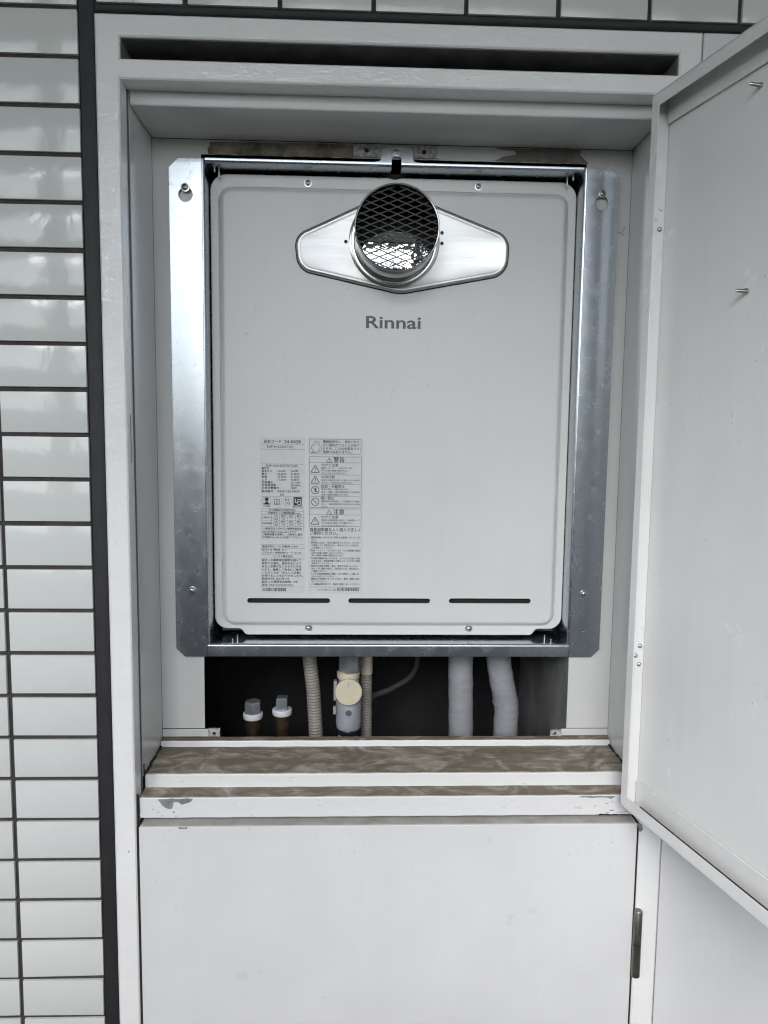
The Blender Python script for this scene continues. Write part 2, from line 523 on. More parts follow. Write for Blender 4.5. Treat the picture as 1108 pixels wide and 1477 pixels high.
# the shaft behind the cabinet: slabs round an open front
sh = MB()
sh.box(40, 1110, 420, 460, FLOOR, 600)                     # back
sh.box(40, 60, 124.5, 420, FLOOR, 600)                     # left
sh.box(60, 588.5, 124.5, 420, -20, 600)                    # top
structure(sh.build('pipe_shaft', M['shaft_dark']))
sw = MB().box(588.5, 640, 124.5, 420, FLOOR, 600)
structure(sw.build('shaft_side_wall', M['concrete']))
structure(MB().box(-4500, 40, 30, 460, FLOOR, 600).box(640, 4500, 124.5, 460, FLOOR, 600).build('building_core', M['concrete']))

# ================================================================== tiled wall
wall = thing('tile_wall', 'pale grey glazed tile wall with dark joints around the white steel cabinet', 'wall', -150, 10, FLOOR)
gb = MB()
gb.box(-420, 0, 3.2, 30, FLOOR, 130)
gb.box(18, 1120, 3.2, 30, 5.5, 130)
gb.build('grout_bed', M['grout'], wall)
sl = MB()
def strip(mb, x0, x1, z0, z1, vertical, seed):
    rnd = random.Random(seed)
    n = int(max(x1 - x0, z1 - z0) / 12)
    rows = []
    for k in range(n + 1):
        t = k / n
        d = rnd.uniform(-0.35, 0.35)
        if vertical:
            z = z0 + (z1 - z0) * t
            rows.append([(x0 - 0.15 + rnd.uniform(-.3, .25), 4, z), (x0 + 2.0, 1.5 + d * .3, z), ((x0 + x1) / 2, 3.0 + d, z), (x1 - 2.0, 1.6 + d * .3, z), (x1 + 0.15 + rnd.uniform(-.25, .3), 4, z)])
        else:
            x = x0 + (x1 - x0) * t
            rows.append([(x, 4, z0 - 0.15 + rnd.uniform(-.2, .3)), (x, 1.5, z0 + 2.0), (x, 3.0 + d, (z0 + z1) / 2), (x, 1.6, z1 - 2), (x, 4, z1 + 0.2 + rnd.uniform(-.3, .2))])
    mb.loft(rows, False, False, closed=False)
strip(sl, 0, 18, FLOOR, 130, True, 1)
strip(sl, 18.6, 1120, -5, 6, False, 2)
sl.build('sealant_joint', M['sealant'], wall, smooth=60)

def tile_mesh(w, h, nm):
    ob = MB().box(-w / 2, w / 2, 0, 7, -h / 2, h / 2).build(nm, M['tile'], smooth=0)
    me = ob.data
    bm = bmesh.new(); bm.from_mesh(me)
    me_off = WORLD[ob] - S((0, 0, 0))
    bmesh.ops.translate(bm, verts=bm.verts, vec=me_off)
    es = [e for e in bm.edges if all(v.co.y < 0.001 for v in e.verts) or False]
    vs_ = [e for e in bm.edges if abs(e.verts[0].co.y - e.verts[1].co.y) > 0.001]
    bmesh.ops.bevel(bm, geom=es + vs_, offset=0.0008, segments=2, profile=0.6, affect='EDGES')
    for f in bm.faces: f.smooth = True
    bm.to_mesh(me); bm.free()
    me.set_sharp_from_angle(angle=math.radians(50))
    bpy.data.objects.remove(ob)
    return me
TILE = tile_mesh(95, 45, 'tile')
TILE_S = tile_mesh(90.3, 45, 'tile')
def lay_tile(me, cx, cz):
    o = bpy.data.objects.new('tile', me)
    COL.objects.link(o); o.parent = wall
    o.location = S((cx + random.uniform(-.35, .35), random.uniform(-.2, .25), cz + random.uniform(-.3, .3))) - WORLD[wall]
    o.rotation_euler = (random.gauss(0, .0035), random.gauss(0, .0018), random.gauss(0, .0045))
for k in range(-2, 37):
    for j in range(3):
        lay_tile(TILE, -47.5 - 100 * j, -50 * k - 25)
for r in range(2):
    lay_tile(TILE_S, 21 + 45.15, 6 + 22.5 + 50 * r)
    for j in range(10):
        lay_tile(TILE, 116.3 + 47.5 + 100 * j, 6 + 22.5 + 50 * r)

# ================================================================== white steel cabinet frame
frame = thing('heater_cabinet', 'white painted steel cabinet set in the tile wall, its upper door open', 'cabinet', 346, 60, FLOOR)
# front face: one sheet with the vent slot and the tall opening
mb = MB()
HB = FLOOR + 60
mb.plate([rpoly(rect(18, 674, HB - 50, -5), 1.0, 2), rect(44, 649, -50, -28), rect(43, 646, HB, -70.5)], 0, 28, 1.6)
mb.build('face_frame', M['frame_paint'], frame, smooth=30)
# linings of the opening
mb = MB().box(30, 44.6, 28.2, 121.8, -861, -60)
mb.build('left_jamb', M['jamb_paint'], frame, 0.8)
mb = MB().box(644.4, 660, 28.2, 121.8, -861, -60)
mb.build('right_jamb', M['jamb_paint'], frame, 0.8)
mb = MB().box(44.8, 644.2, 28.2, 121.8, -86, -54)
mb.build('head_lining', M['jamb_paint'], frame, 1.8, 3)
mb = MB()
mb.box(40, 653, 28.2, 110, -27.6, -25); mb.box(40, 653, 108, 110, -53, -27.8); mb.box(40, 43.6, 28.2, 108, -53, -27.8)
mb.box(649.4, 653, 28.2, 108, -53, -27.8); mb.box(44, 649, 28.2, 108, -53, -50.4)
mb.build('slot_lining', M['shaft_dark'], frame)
MB().box(44.6, 648.4, 3.5, 107, -28.8, -28.3).box(44.3, 44.8, 3.5, 107, -49.6, -28.9).box(648.2, 648.7, 3.5, 107, -49.6, -28.9).build('slot_shade_skin', M['slot_shade'], frame)  # thin dark skin: slot shade carried by its colour
MB().box(42.85, 43.3, 13.5, 14.3, -481, -427).build('latch_slit', M['gap'], frame)
MB().box(42.6, 44.2, 24.6, 27.9, -878, -71).build('gasket', M['gasket'], frame)
MB().box(644.8, 646.4, 24.6, 27.9, -878, -71).build('gasket', M['gasket'], frame)
# back plate with the big opening
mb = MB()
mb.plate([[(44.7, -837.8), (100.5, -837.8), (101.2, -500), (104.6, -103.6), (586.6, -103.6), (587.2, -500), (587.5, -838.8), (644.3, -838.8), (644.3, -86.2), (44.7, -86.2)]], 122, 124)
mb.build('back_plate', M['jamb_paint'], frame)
mb = MB().box(45, 105.5, 119.6, 121.8, -848.6, -838.4)
mb.build('lower_flange', M['jamb_paint'], frame, 0.5)
mb = MB().box(580, 644, 119.6, 121.8, -848.6, -839.4)
mb.build('lower_flange', M['jamb_paint'], frame, 0.5)
mb = MB().plate([ragged(rect(105.8, 121, -848.4, -837.2), .35, 3, 4), circle(113.2, -844.2, 2.3, 14)], 119.4, 121.4)
mb.build('fixing_lug', M['lug'], frame)
mb = MB().plate([ragged(rect(565.2, 579.8, -849.4, -840.4), .4, 3, 5), circle(572, -845.4, 1.9, 14)], 119.4, 121.4)
mb.build('fixing_lug', M['lug'], frame)
mb = MB().plate([ragged(rect(294, 322.5, -102.6, -87.4), .3, 3, 6), circle(309.3, -94.8, 3.0, 16)], 118.8, 121)
mb.build('fixing_lug', M['lug'], frame)
mb = MB().plate([ragged(rect(368.4, 397.5, -102.4, -87.4), .5, 3, 7), circle(380.7, -95, 3.2, 16)], 118.8, 121)
mb.build('fixing_lug', M['lug'], frame)
for x, z, r in ((309.3, -94.8, 3.6), (380.7, -95, 3.8), (113.2, -844.2, 2.8), (572, -845.4, 2.4)):
    MB().plate([circle(x, z, r, 14)], 121.2, 121.5).build('lug_hole_shade', M['dark'], frame, smooth=0)  # dark discs paint the shade seen through the lug holes
# exposed mortar strips above the heater bracket
mb = MB().plate([ragged([(114, -103.3), (113, -97), (116, -94), (115, -89), (160, -88.4), (293, -87.6), (293, -103.3)], .5, 6, 8)], 120.8, 121.9)
mb.build('mortar_patch', M['mortar'], frame)
mb = MB().plate([ragged([(470, -102.6), (480, -98), (497, -94), (494, -90), (470, -87.6), (579, -86.8), (577, -93), (582, -97), (587.6, -102), (587.6, -103.4)], .5, 6, 9)], 120.9, 121.9)
mb.build('mortar_patch', M['mortar_grey'], frame)
# sill: stepped section run along the opening
sec = [(8, -903), (8, -878.6), (9.2, -877.6), (33, -877), (33, -861.2), (34.4, -860), (107, -857.4), (108, -850.2), (109, -849.3), (121.8, -849.6), (121.8, -872), (60, -903)]
mb = MB()
nx = 40
mb.loft([[(45.4 + (643.2 - 45.4) * k / nx, y, z + 0.18 * math.sin(k * 1.7)) for y, z in sec] for k in range(nx + 1)])
mb.build('sill', M['sill'], frame, 0.6, 2, 35)
# cracks, chips and old caulk at the sill
def patch(name, pts, y, mat, amp, step, seed, t=0.18):
    MB().plate([ragged(pts, amp, step, seed)], y - t, y - 0.02).build(name, mat, frame, smooth=0)
patch('paint_chip', [(67, -880), (71, -886), (76, -891), (84, -892), (85, -884), (92, -883), (95, -886), (104, -884.5), (108, -881), (108, -878.9), (80, -878.9)], 8, M['bare_steel'], .6, 3, 11)
patch('paint_chip', [(572, -880), (590, -881.5), (605, -880.5), (612, -882.5), (617, -880), (612, -878.9), (575, -878.9)], 8, M['bare_steel'], .5, 3, 12)
for i, (x, z, a, b) in enumerate([(60, -893, 2, 1), (66, -896, 3, 1), (84, -897, 3, 2), (86, -901, 4, .8), (71, -901, 2, .8), (606, -889, 3, 1), (613, -887, 2, 1.4), (592, -892, 2, 1), (611, -898, 6, 1), (620, -900, 8, .8), (629, -899, 4, .7), (606, -901, 5, 1), (300, -897, 1, .6)]):
    patch('paint_chip', [(x, z), (x + a, z + b * .3), (x + a, z + b), (x, z + b)], 8, M['bare_steel'], .35, 1.2, 20 + i)
MB().plate([ragged([(598, -901.6), (640, -902.6), (644, -903.6), (598, -903.4)], .45, 2, 41)], 7.6, 8.5).build('paint_crack', M['gap'], frame, smooth=0)
MB().plate([ragged([(42.6, -872), (44.4, -872), (45.6, -885), (45.0, -900), (47.0, -912), (43.2, -917), (42.0, -905), (42.6, -890)], .8, 2.5, 42)], 5.5, 7.6).build('paint_crack', M['gap'], frame, smooth=0)
MB().plate([ragged([(44.0, -846), (45.2, -846), (46, -862), (44.2, -862)], .5, 2, 43)], 30, 33).build('paint_crack', M['gap'], frame, smooth=0)
MB().plate([ragged([(643.2, -852), (645.4, -852), (645.6, -876), (643.6, -876)], .6, 2, 44)], 29, 33).build('paint_crack', M['gap'], frame, smooth=0)
def floor_crack(x0, x1, y0, y1, z, seed):
    rnd = random.Random(seed); n = 16; rows = []
    for k in range(n + 1):
        t = k / n; x = x0 + (x1 - x0) * t + rnd.uniform(-.7, .7); y = y0 + (y1 - y0) * t; w = rnd.uniform(.4, 1.7)
        zz = z + 2.6 * t
        rows.append([(x - w, y, zz), (x + w, y, zz - .1), (x + w, y, zz + .5 + rnd.uniform(0, .6)), (x - w, y, zz + 1 + rnd.uniform(0, 1.4))])
    return MB().loft(rows).build('caulk_crack', M['gap'], frame, smooth=0)
floor_crack(46.2, 46.0, 34, 108, -860, 51)
floor_crack(642.6, 642.2, 34, 108, -860, 52)
patch2 = MB(); 
for (x, z) in [(633.5, -186), (636, -184), (637.5, -181), (635, -189.5), (637.3, -188), (631.5, -186.5)]:
    patch2.plate([ragged(circle(x, z, 1.0, 8), .3, 1, int(-z * 7))], 121.7, 121.98)
patch2.build('drill_mark', M['bare_steel'], frame, smooth=0)

# panel of the next cabinet to the right, only a seam away
nxt = thing('adjoining_panel', 'plain white steel panel right of the thin vertical seam', 'panel', 890, 10, FLOOR)
MB().plate([rpoly(rect(674.9, 1120, HB - 50, -5.2), 1.2, 2)], 0, 26, 1.2).build('sheet', M['panel_paint'], nxt, smooth=30)

# ================================================================== closed lower door
mb = MB().plate([rpoly(rect(46.4, 643.0, HB + 8, -910.4), 0.8, 2)], 0, 24, 0.5)
low = mb.build('lower_door', M['panel_paint'], frame, smooth=30)
low['label'] = 'closed flush white door under the dusty sill'
MB().box(50, 640, 2, 22, -910.2, -909.9).build('dust_film', M['dust_light'], low)
for x0, x1 in ((43.2, 46.2), (643.2, 645.8)):
    MB().box(x0, x1, 2.5, 23, HB + 8, -910.6).build('door_gap_shade', M['gap'], frame)  # dark strips: shade of the door gaps painted in
hg = MB()
hg.tube([(647.2, -5.2, -1061), (647.2, -5.2, -1019.5), (647.2, -5.2, -1018.2)], lambda k, n: (5.2, 5.2, 4.2)[k], 18)
h1 = hg.build('hinge_barrel', M['hinge'], low, smooth=40)
hg = MB()
hg.tube([(647.2, -5.2, -1104.5), (647.2, -5.2, -1103.4), (647.2, -5.2, -1062)], lambda k, n: (4.2, 5.2, 5.2)[k], 18)
hg.build('hinge_barrel', M['hinge'], low, smooth=40)
MB().box(644.3, 645.6, -4, 10, -1103, -1020).build('hinge_leaf', M['hinge'], low)
MB().plate([ragged(rect(93, 103, -912.6, -910.6), .3, 2, 61)], -.2, .3).build('paint_chip', M['bare_steel'], low, smooth=0)
MB().plate([ragged([(641, -913), (643, -910.5), (648, -910.5), (650, -918), (646.5, -921), (645, -915)], .4, 2, 62)], -.6, 2).build('caulk_lump', M['bare_steel'], frame, smooth=0)

# ================================================================== open upper door, swung towards the camera on the right
DA = 0.2296; DH = (616.5, -11.5); DT, DB_, DW = -77.6, -880.0, 590.0
dd = (math.sin(DA), -math.cos(DA)); dn = (math.cos(DA), math.sin(DA))
def dxf(p):                    # p = (along the leaf, through its thickness, height)
    return (DH[0] + dd[0] * p[0] + dn[0] * p[1], DH[1] + dd[1] * p[0] + dn[1] * p[1], p[2])
door = MB(dxf).box(0, DW, 21.5, 23, DB_, DT).build('upper_door', M['door_paint'], frame)
door['label'] = 'open white door showing its hollow inner side'
def channel(cs):               # edge wall and lip, given as boxes in leaf coordinates
    mb = MB(dxf)
    for c in cs: mb.box(*c)
    return mb
LW = 12.5
channel([(0, DW, 0, 21.3, DT - 1.2, DT), (LW + .2, DW - LW - .2, 0, 1.3, DT - 14.5, DT - 1.4)]).build('top_edge', M['door_paint'], door, 0.5)
channel([(0, DW, 0, 21.3, DB_, DB_ + 1.2), (LW + .2, DW - LW - .2, 0, 1.3, DB_ + 1.4, DB_ + 14.5)]).build('bottom_edge', M['door_paint'], door, 0.5)
channel([(0, 1.2, 1.5, 21.3, DB_ + 1.4, DT - 1.4), (0, LW, 0, 1.3, DB_ + 1.4, DT - 1.4)]).build('hinge_edge', M['door_paint'], door, 0.5)
channel([(DW - 1.2, DW, 1.5, 21.3, DB_ + 1.4, DT - 1.4), (DW - LW, DW, 0, 1.3, DB_ + 1.4, DT - 1.4)]).build('closing_edge', M['door_paint'], door, 0.5)
channel([(3, DW - 4, 18.4, 20.4, DT - 28, DT - 1.6)]).build('stiffener', M['door_paint'], door, 0.4)
channel([(3, DW - 4, 18.4, 20.4, DB_ + 1.6, DB_ + 29)]).build('stiffener', M['door_paint'], door, 0.4)
MB(dxf).box(14, DW - 4, 2.5, 19.4, DB_ + 1.25, DB_ + 2.0).build('dust_film', M['gap'], door)
def rivet(s, t, z, r, mat):
    mb = MB(dxf); n = 12; loops = []
    for rr, h in ((r, 0), (r * .9, .8), (r * .55, 1.5), (r * .15, 1.8)):
        loops.append([(s + h, t + rr * math.cos(2 * math.pi * i / n), z + rr * math.sin(2 * math.pi * i / n)) for i in range(n)])
    mb.loft(loops).build('rivet', mat, door, smooth=60)
for zc in (-205.5, -698.5):
    rivet(1.4, 16, zc + 11, 2.8, M['door_paint'] if zc > -500 else M['screw']); rivet(1.4, 10.2, zc, 2.8, M['door_paint'] if zc > -500 else M['screw']); rivet(1.4, 15.6, zc - 11, 2.9, M['screw'])
def stud(s, z, ln):
    mb = MB(dxf)
    n = 10; loops = []
    prof = [(2.9, 0), (2.9, -2.2), (1.8, -2.4)]
    h = -2.4
    while h > -ln:
        prof += [(1.9, h), (1.45, h - .4)]; h -= .8
    prof += [(1.2, -ln), (.3, -ln - 1.6)]
    for rr, hh in prof:
        loops.append([(s + rr * math.cos(2 * math.pi * i / n), 21.4 + hh, z + rr * math.sin(2 * math.pi * i / n)) for i in range(n)])
    mb.loft(loops).build('screw_point', M['screw'], door, smooth=50)
stud(138, -122, 12); stud(136, -306.5, 12)

# ================================================================== galvanised mounting frame round the heater
brk = thing('mounting_frame', 'galvanised sheet steel mounting frame around the water heater', 'bracket', 346, 130, -738)
def keyhole(cx, z_small, rs, cz, rl):
    """big round hole with a smaller slot above"""
    pts = []
    a0 = math.asin(min(.99, rs / rl))
    for i in range(25):
        a = math.pi / 2 - a0 - (2 * math.pi - 2 * a0) * i / 24
        pts.append((cx + rl * math.cos(a), cz + rl * math.sin(a)))
    for i in range(9):
        a = math.pi - math.pi * i / 8
        pts.append((cx + rs * math.cos(a), z_small + rs * math.sin(a)))
    return pts
L = [(106.2, -110), (77.5, -110), (65.6, -121.5), (65.6, -727.5), (77, -738.6), (106.2, -738.6)]
mb = MB().plate([L, keyhole(86.0, -144.5, 4.0, -153.4, 8.6), circle(86.4, -702.2, 1.5, 12)], 117, 118.4, 0.35)
mb.build('left_flange', M['zinc'], brk, smooth=20)
Rr = [(586, -110), (617, -110), (627.8, -120), (626.6, -728.5), (616, -738.8), (586, -738.8)]
mb = MB().plate([Rr, keyhole(606.2, -142.5, 3.6, -152.2, 8.4), circle(604, -703.4, 1.5, 12)], 117, 118.4, 0.35)
mb.build('right_flange', M['zinc'], brk, smooth=20)
def bent(pts, z0, z1, name, t=1.2):
    """vertical sheet with a rounded bend: pts = (x, y) centre line"""
    mb = MB()
    left = offset_open(pts, t / 2); right = offset_open(pts, -t / 2)
    ring = left + right[::-1]
    mb.loft([[(x, y, z) for x, y in ring] for z in (z0, z1)])
    return mb.build(name, M['zinc'], brk, smooth=50)
def offset_open(pts, d):
    out = []
    for i, p in enumerate(pts):
        a = Vector(pts[max(0, i - 1)]); c = Vector(pts[min(len(pts) - 1, i + 1)])
        t = (c - a).normalized(); out.append((p[0] - t.y * d, p[1] + t.x * d))
    return out
arc = lambda cx, cy, r, a0, a1, n=6: [(cx + r * math.cos(math.radians(a0 + (a1 - a0) * k / n)), cy + r * math.sin(math.radians(a0 + (a1 - a0) * k / n))) for k in range(n + 1)]
bent([(106.4, 117.6)] + arc(106.4, 120.2, 2.6, -90, 0) + [(109.0, 175)], -721.4, -110.2, 'left_side')
bent([(585.8, 117.6)] + arc(585.8, 120.2, 2.6, -90, -180) + [(583.2, 175)], -721.4, -110.2, 'right_side')
def bent_x(pts, x0, x1, name, t=1.2):
    """horizontal rail: pts = (y, z) centre line"""
    ring = offset_open(pts, t / 2) + offset_open(pts, -t / 2)[::-1]
    return MB().loft([[(x, y, z) for y, z in ring] for x in (x0, x1)]).build(name, M['zinc'], brk, smooth=50)
for x0, x1 in ((110, 340.3), (352.5, 582.2)):
    bent_x([(117.6, -109.2), (117.6, -111.2)] + arc(120.2, -111.2, 2.6, 180, 270)[1:] + [(175, -113.8)], x0, x1, 'top_rail')
bent_x([(117.6, -738.2), (117.6, -724.6)] + arc(120.2, -724.6, 2.6, 180, 90)[1:] + [(175, -722.0)], 106.8, 585.2, 'bottom_rail')
hk = rpoly([(319, -109.02), (326.5, -107.5), (328.6, -92.2), (332, -90.6), (362, -90.6), (365.4, -92.2), (367.6, -107.5), (375, -109.0), (352.4, -109.1), (352.4, -102.0), (340.4, -102.0), (340.4, -109.1)], [0, 3, 1.5, 1.5, 1.5, 1.5, 3, 0, 0, 5.5, 5.5, 0], 5)
MB().plate([hk], 117.2, 118.4).build('hook', M['zinc'], brk)
# dark plate painting the shade of a panel notch under the hook
MB().plate([rpoly([(326, -114.2), (366, -114.2), (356, -118.4), (346, -121.0), (336, -118.4)], [0, 0, 4, 4, 4], 4)], 144.9, 145.4).build('hook_notch_shade', M['dark'], brk)
screw(brk, 346.5, 117.0, -97.4, .85, .3); screw(brk, 85.8, 116.6, -145.2, 1.15, .5); screw(brk, 606.2, 116.6, -141.0, 1.0, .2)
screw(brk, 87, 117.0, -650.4, 1.2, .8); screw(brk, 602.8, 117.0, -652.6, 1.05, .1)
def bolt(x, y, z0, z1, r=1.6):
    mb = MB(); path = []; z = z0; st = .7 if z1 > z0 else -.7
    k = 0
    while (z1 - z) * st > 0:
        path.append((x, y, z)); z += st; k += 1
    mb.tube(path, lambda i, n: r if i % 2 else r * .75, 10)
    mb.build('stud_bolt', M['screw'], brk, smooth=60)
bolt(137.5, 127, -721.4, -716.5, 1.2); bolt(142.5, 136, -721.4, -713, 1.3); bolt(557, 136, -721.4, -713, 1.3); bolt(563.5, 127, -721.4, -716.5, 1.2)
bolt(119, 133, -114.4, -121, 1.5); bolt(123.5, 139, -114.4, -127, 1.5); bolt(567, 139, -114.4, -127, 1.5); bolt(573, 133, -114.4, -121, 1.5)

# print layout of the two labels on the heater, in millimetres: text, left, right, baseline, height
RATING_TEXT = [
    ("品名コード", 178.3, 200.95, -458.14, 3.98), ("24-0428", 204.77, 226.24, -458.3, 4.29), ("RUF-A1615SAT(C)", 182.25, 216.57, -464.38, 3.07),
    ("RUF-A1615SAT(AT)-SK", 180.93, 222.41, -489.21, 2.93), ("屋外式", 175.24, 184.76, -492.89, 3.08), ("都市ガス", 175.22, 188.58, -496.59, 3.08),
    ("13A用", 196.26, 205.8, -496.23, 2.78), ("12A用", 213.18, 222.41, -496.05, 2.78), ("最大", 175.2, 182.12, -500.45, 3.09), ("46.0kW", 196.25, 207.79, -500.09, 2.78),
    ("43.0kW", 213.18, 224.73, -499.92, 2.78), ("給湯", 175.19, 182.1, -504.16, 3.09), ("34.9kW", 196.24, 207.79, -503.8, 2.78), ("31.7kW", 213.17, 224.73, -503.63, 2.78),
    ("ふろ", 175.17, 182.09, -507.87, 3.09), ("11.6kW", 196.23, 207.78, -507.51, 2.78), ("10.8kW", 213.17, 224.73, -507.34, 2.79), ("定格電圧", 175.15, 190.07, -511.43, 3.09),
    ("AC 100V", 213.48, 226.28, -511.21, 2.79), ("定格周波数", 175.14, 193.91, -514.99, 3.1), ("50-60Hz", 213.48, 226.28, -514.93, 2.79),
    ("定格消費電力", 175.12, 197.75, -518.7, 3.1), ("100W", 213.47, 220.88, -518.5, 2.79), ("製造番号", 175.1, 190.04, -523.2, 3.1), ("24.01-201807", 195.58, 224.74, -523.01, 3.1),
    ("KG", 199.89, 204.36, -527.48, 3.11), ("PS", 205.9, 211.77, -534.58, 3.11), ("TG", 205.89, 211.76, -538.63, 3.11), ("優良住宅部品", 215.62, 229.39, -542.75, 1.87),
    ("JIA 認証", 177.33, 186.12, -542.22, 1.71), ("ガス機器防火性能評定品", 184.56, 219.34, -547.77, 2.65), ("可燃物からの離隔距離(mm)", 183.0, 225.53, -551.68, 2.65),
    ("上方", 190.71, 196.13, -555.52, 2.66), ("側方", 200.76, 206.33, -555.44, 2.66), ("前方", 211.28, 216.86, -555.36, 2.66), ("後方", 221.5, 227.08, -555.28, 2.66),
    ("不燃材以外", 176.03, 187.62, -557.43, 2.19), ("150", 190.7, 196.12, -559.19, 2.19), ("10", 201.68, 205.4, -559.11, 2.19), ("*", 213.14, 215.0, -559.02, 2.19),
    ("10", 222.44, 226.16, -558.95, 2.19), ("上方", 190.69, 196.11, -563.34, 2.66), ("側方", 200.75, 206.32, -563.26, 2.66), ("前方", 211.28, 216.86, -563.18, 2.66),
    ("後方", 221.51, 227.09, -563.11, 2.66), ("防熱板設置", 175.99, 187.59, -565.25, 2.19), ("100", 190.68, 196.1, -567.02, 2.19), ("10", 201.67, 205.39, -566.94, 2.19),
    ("150", 211.27, 216.86, -566.86, 2.19), ("10", 222.44, 226.16, -566.78, 2.19), ("一般財団法人日本ガス機器検査協会", 176.74, 227.87, -572.37, 2.66),
    ("*は火災予防上150mm以上ですが", 175.17, 220.89, -576.92, 2.67), ("工事説明書を参照し、点検等に適切", 175.15, 228.66, -580.45, 2.82), ("な空間(90mm以上)を設けて下さい。", 175.14, 227.88, -584.22, 2.83),
    ("凍結予防ヒータ 作動時 152W", 175.08, 222.76, -596.49, 2.83), ("区分 B 構造 B-2", 175.06, 207.67, -600.66, 2.68), ("エネルギー消費効率(モード) 81.5%", 175.04, 227.12, -604.76, 2.68),
    ("リンナイ株式会社", 190.55, 215.91, -609.95, 3.16), ("設計上の標準使用期間を超えて", 175.0, 227.13, -615.1, 3.16), ("使用する場合、経年劣化により", 174.98, 227.13, -619.37, 3.16),
    ("安全上支障が生じるおそれがあ", 174.96, 227.14, -623.48, 3.16), ("ります。継続して安全にご使用", 174.94, 227.14, -627.76, 3.17), ("いただくため「あんしん点検」", 174.92, 226.36, -631.88, 3.17),
    ("を受けることをおすすめします。", 174.91, 229.49, -636.0, 3.17), ("製造年月: 2024年1月", 174.89, 210.75, -640.05, 3.02), ("設計上の標準使用期間: 10年", 174.87, 222.78, -644.18, 3.02),
    ("型式: RUF-A1615SAT(C)", 174.85, 216.21, -648.32, 3.02),
]
RATING_RULES = [
    (174.16, 231.3, -459.55), (174.13, 231.31, -466.45), (174.04, 231.34, -485.52), (173.84, 231.39, -528.39), (173.55, 231.0, -592.53), (173.53, 231.01, -597.26),
    (173.49, 231.02, -606.09), (173.47, 231.02, -610.67), (173.29, 230.6, -649.39),
]
TABLE_RULES = [
    (175.31, 229.86, -544.27), (175.3, 229.87, -548.17), (175.28, 229.87, -552.23), (175.21, 229.89, -568.03), (175.19, 229.89, -573.04), (188.08, 229.87, -556.08),
    (188.07, 229.88, -559.84), (188.06, 229.88, -563.91), (175.24, 188.07, -560.05),
]
TABLE_POSTS = [
    (188.07, -568.13, -552.34), (198.43, -568.06, -552.26), (208.8, -567.98, -552.18), (219.34, -567.9, -552.09), (175.25, -573.24, -544.49), (229.88, -572.84, -544.04),
]
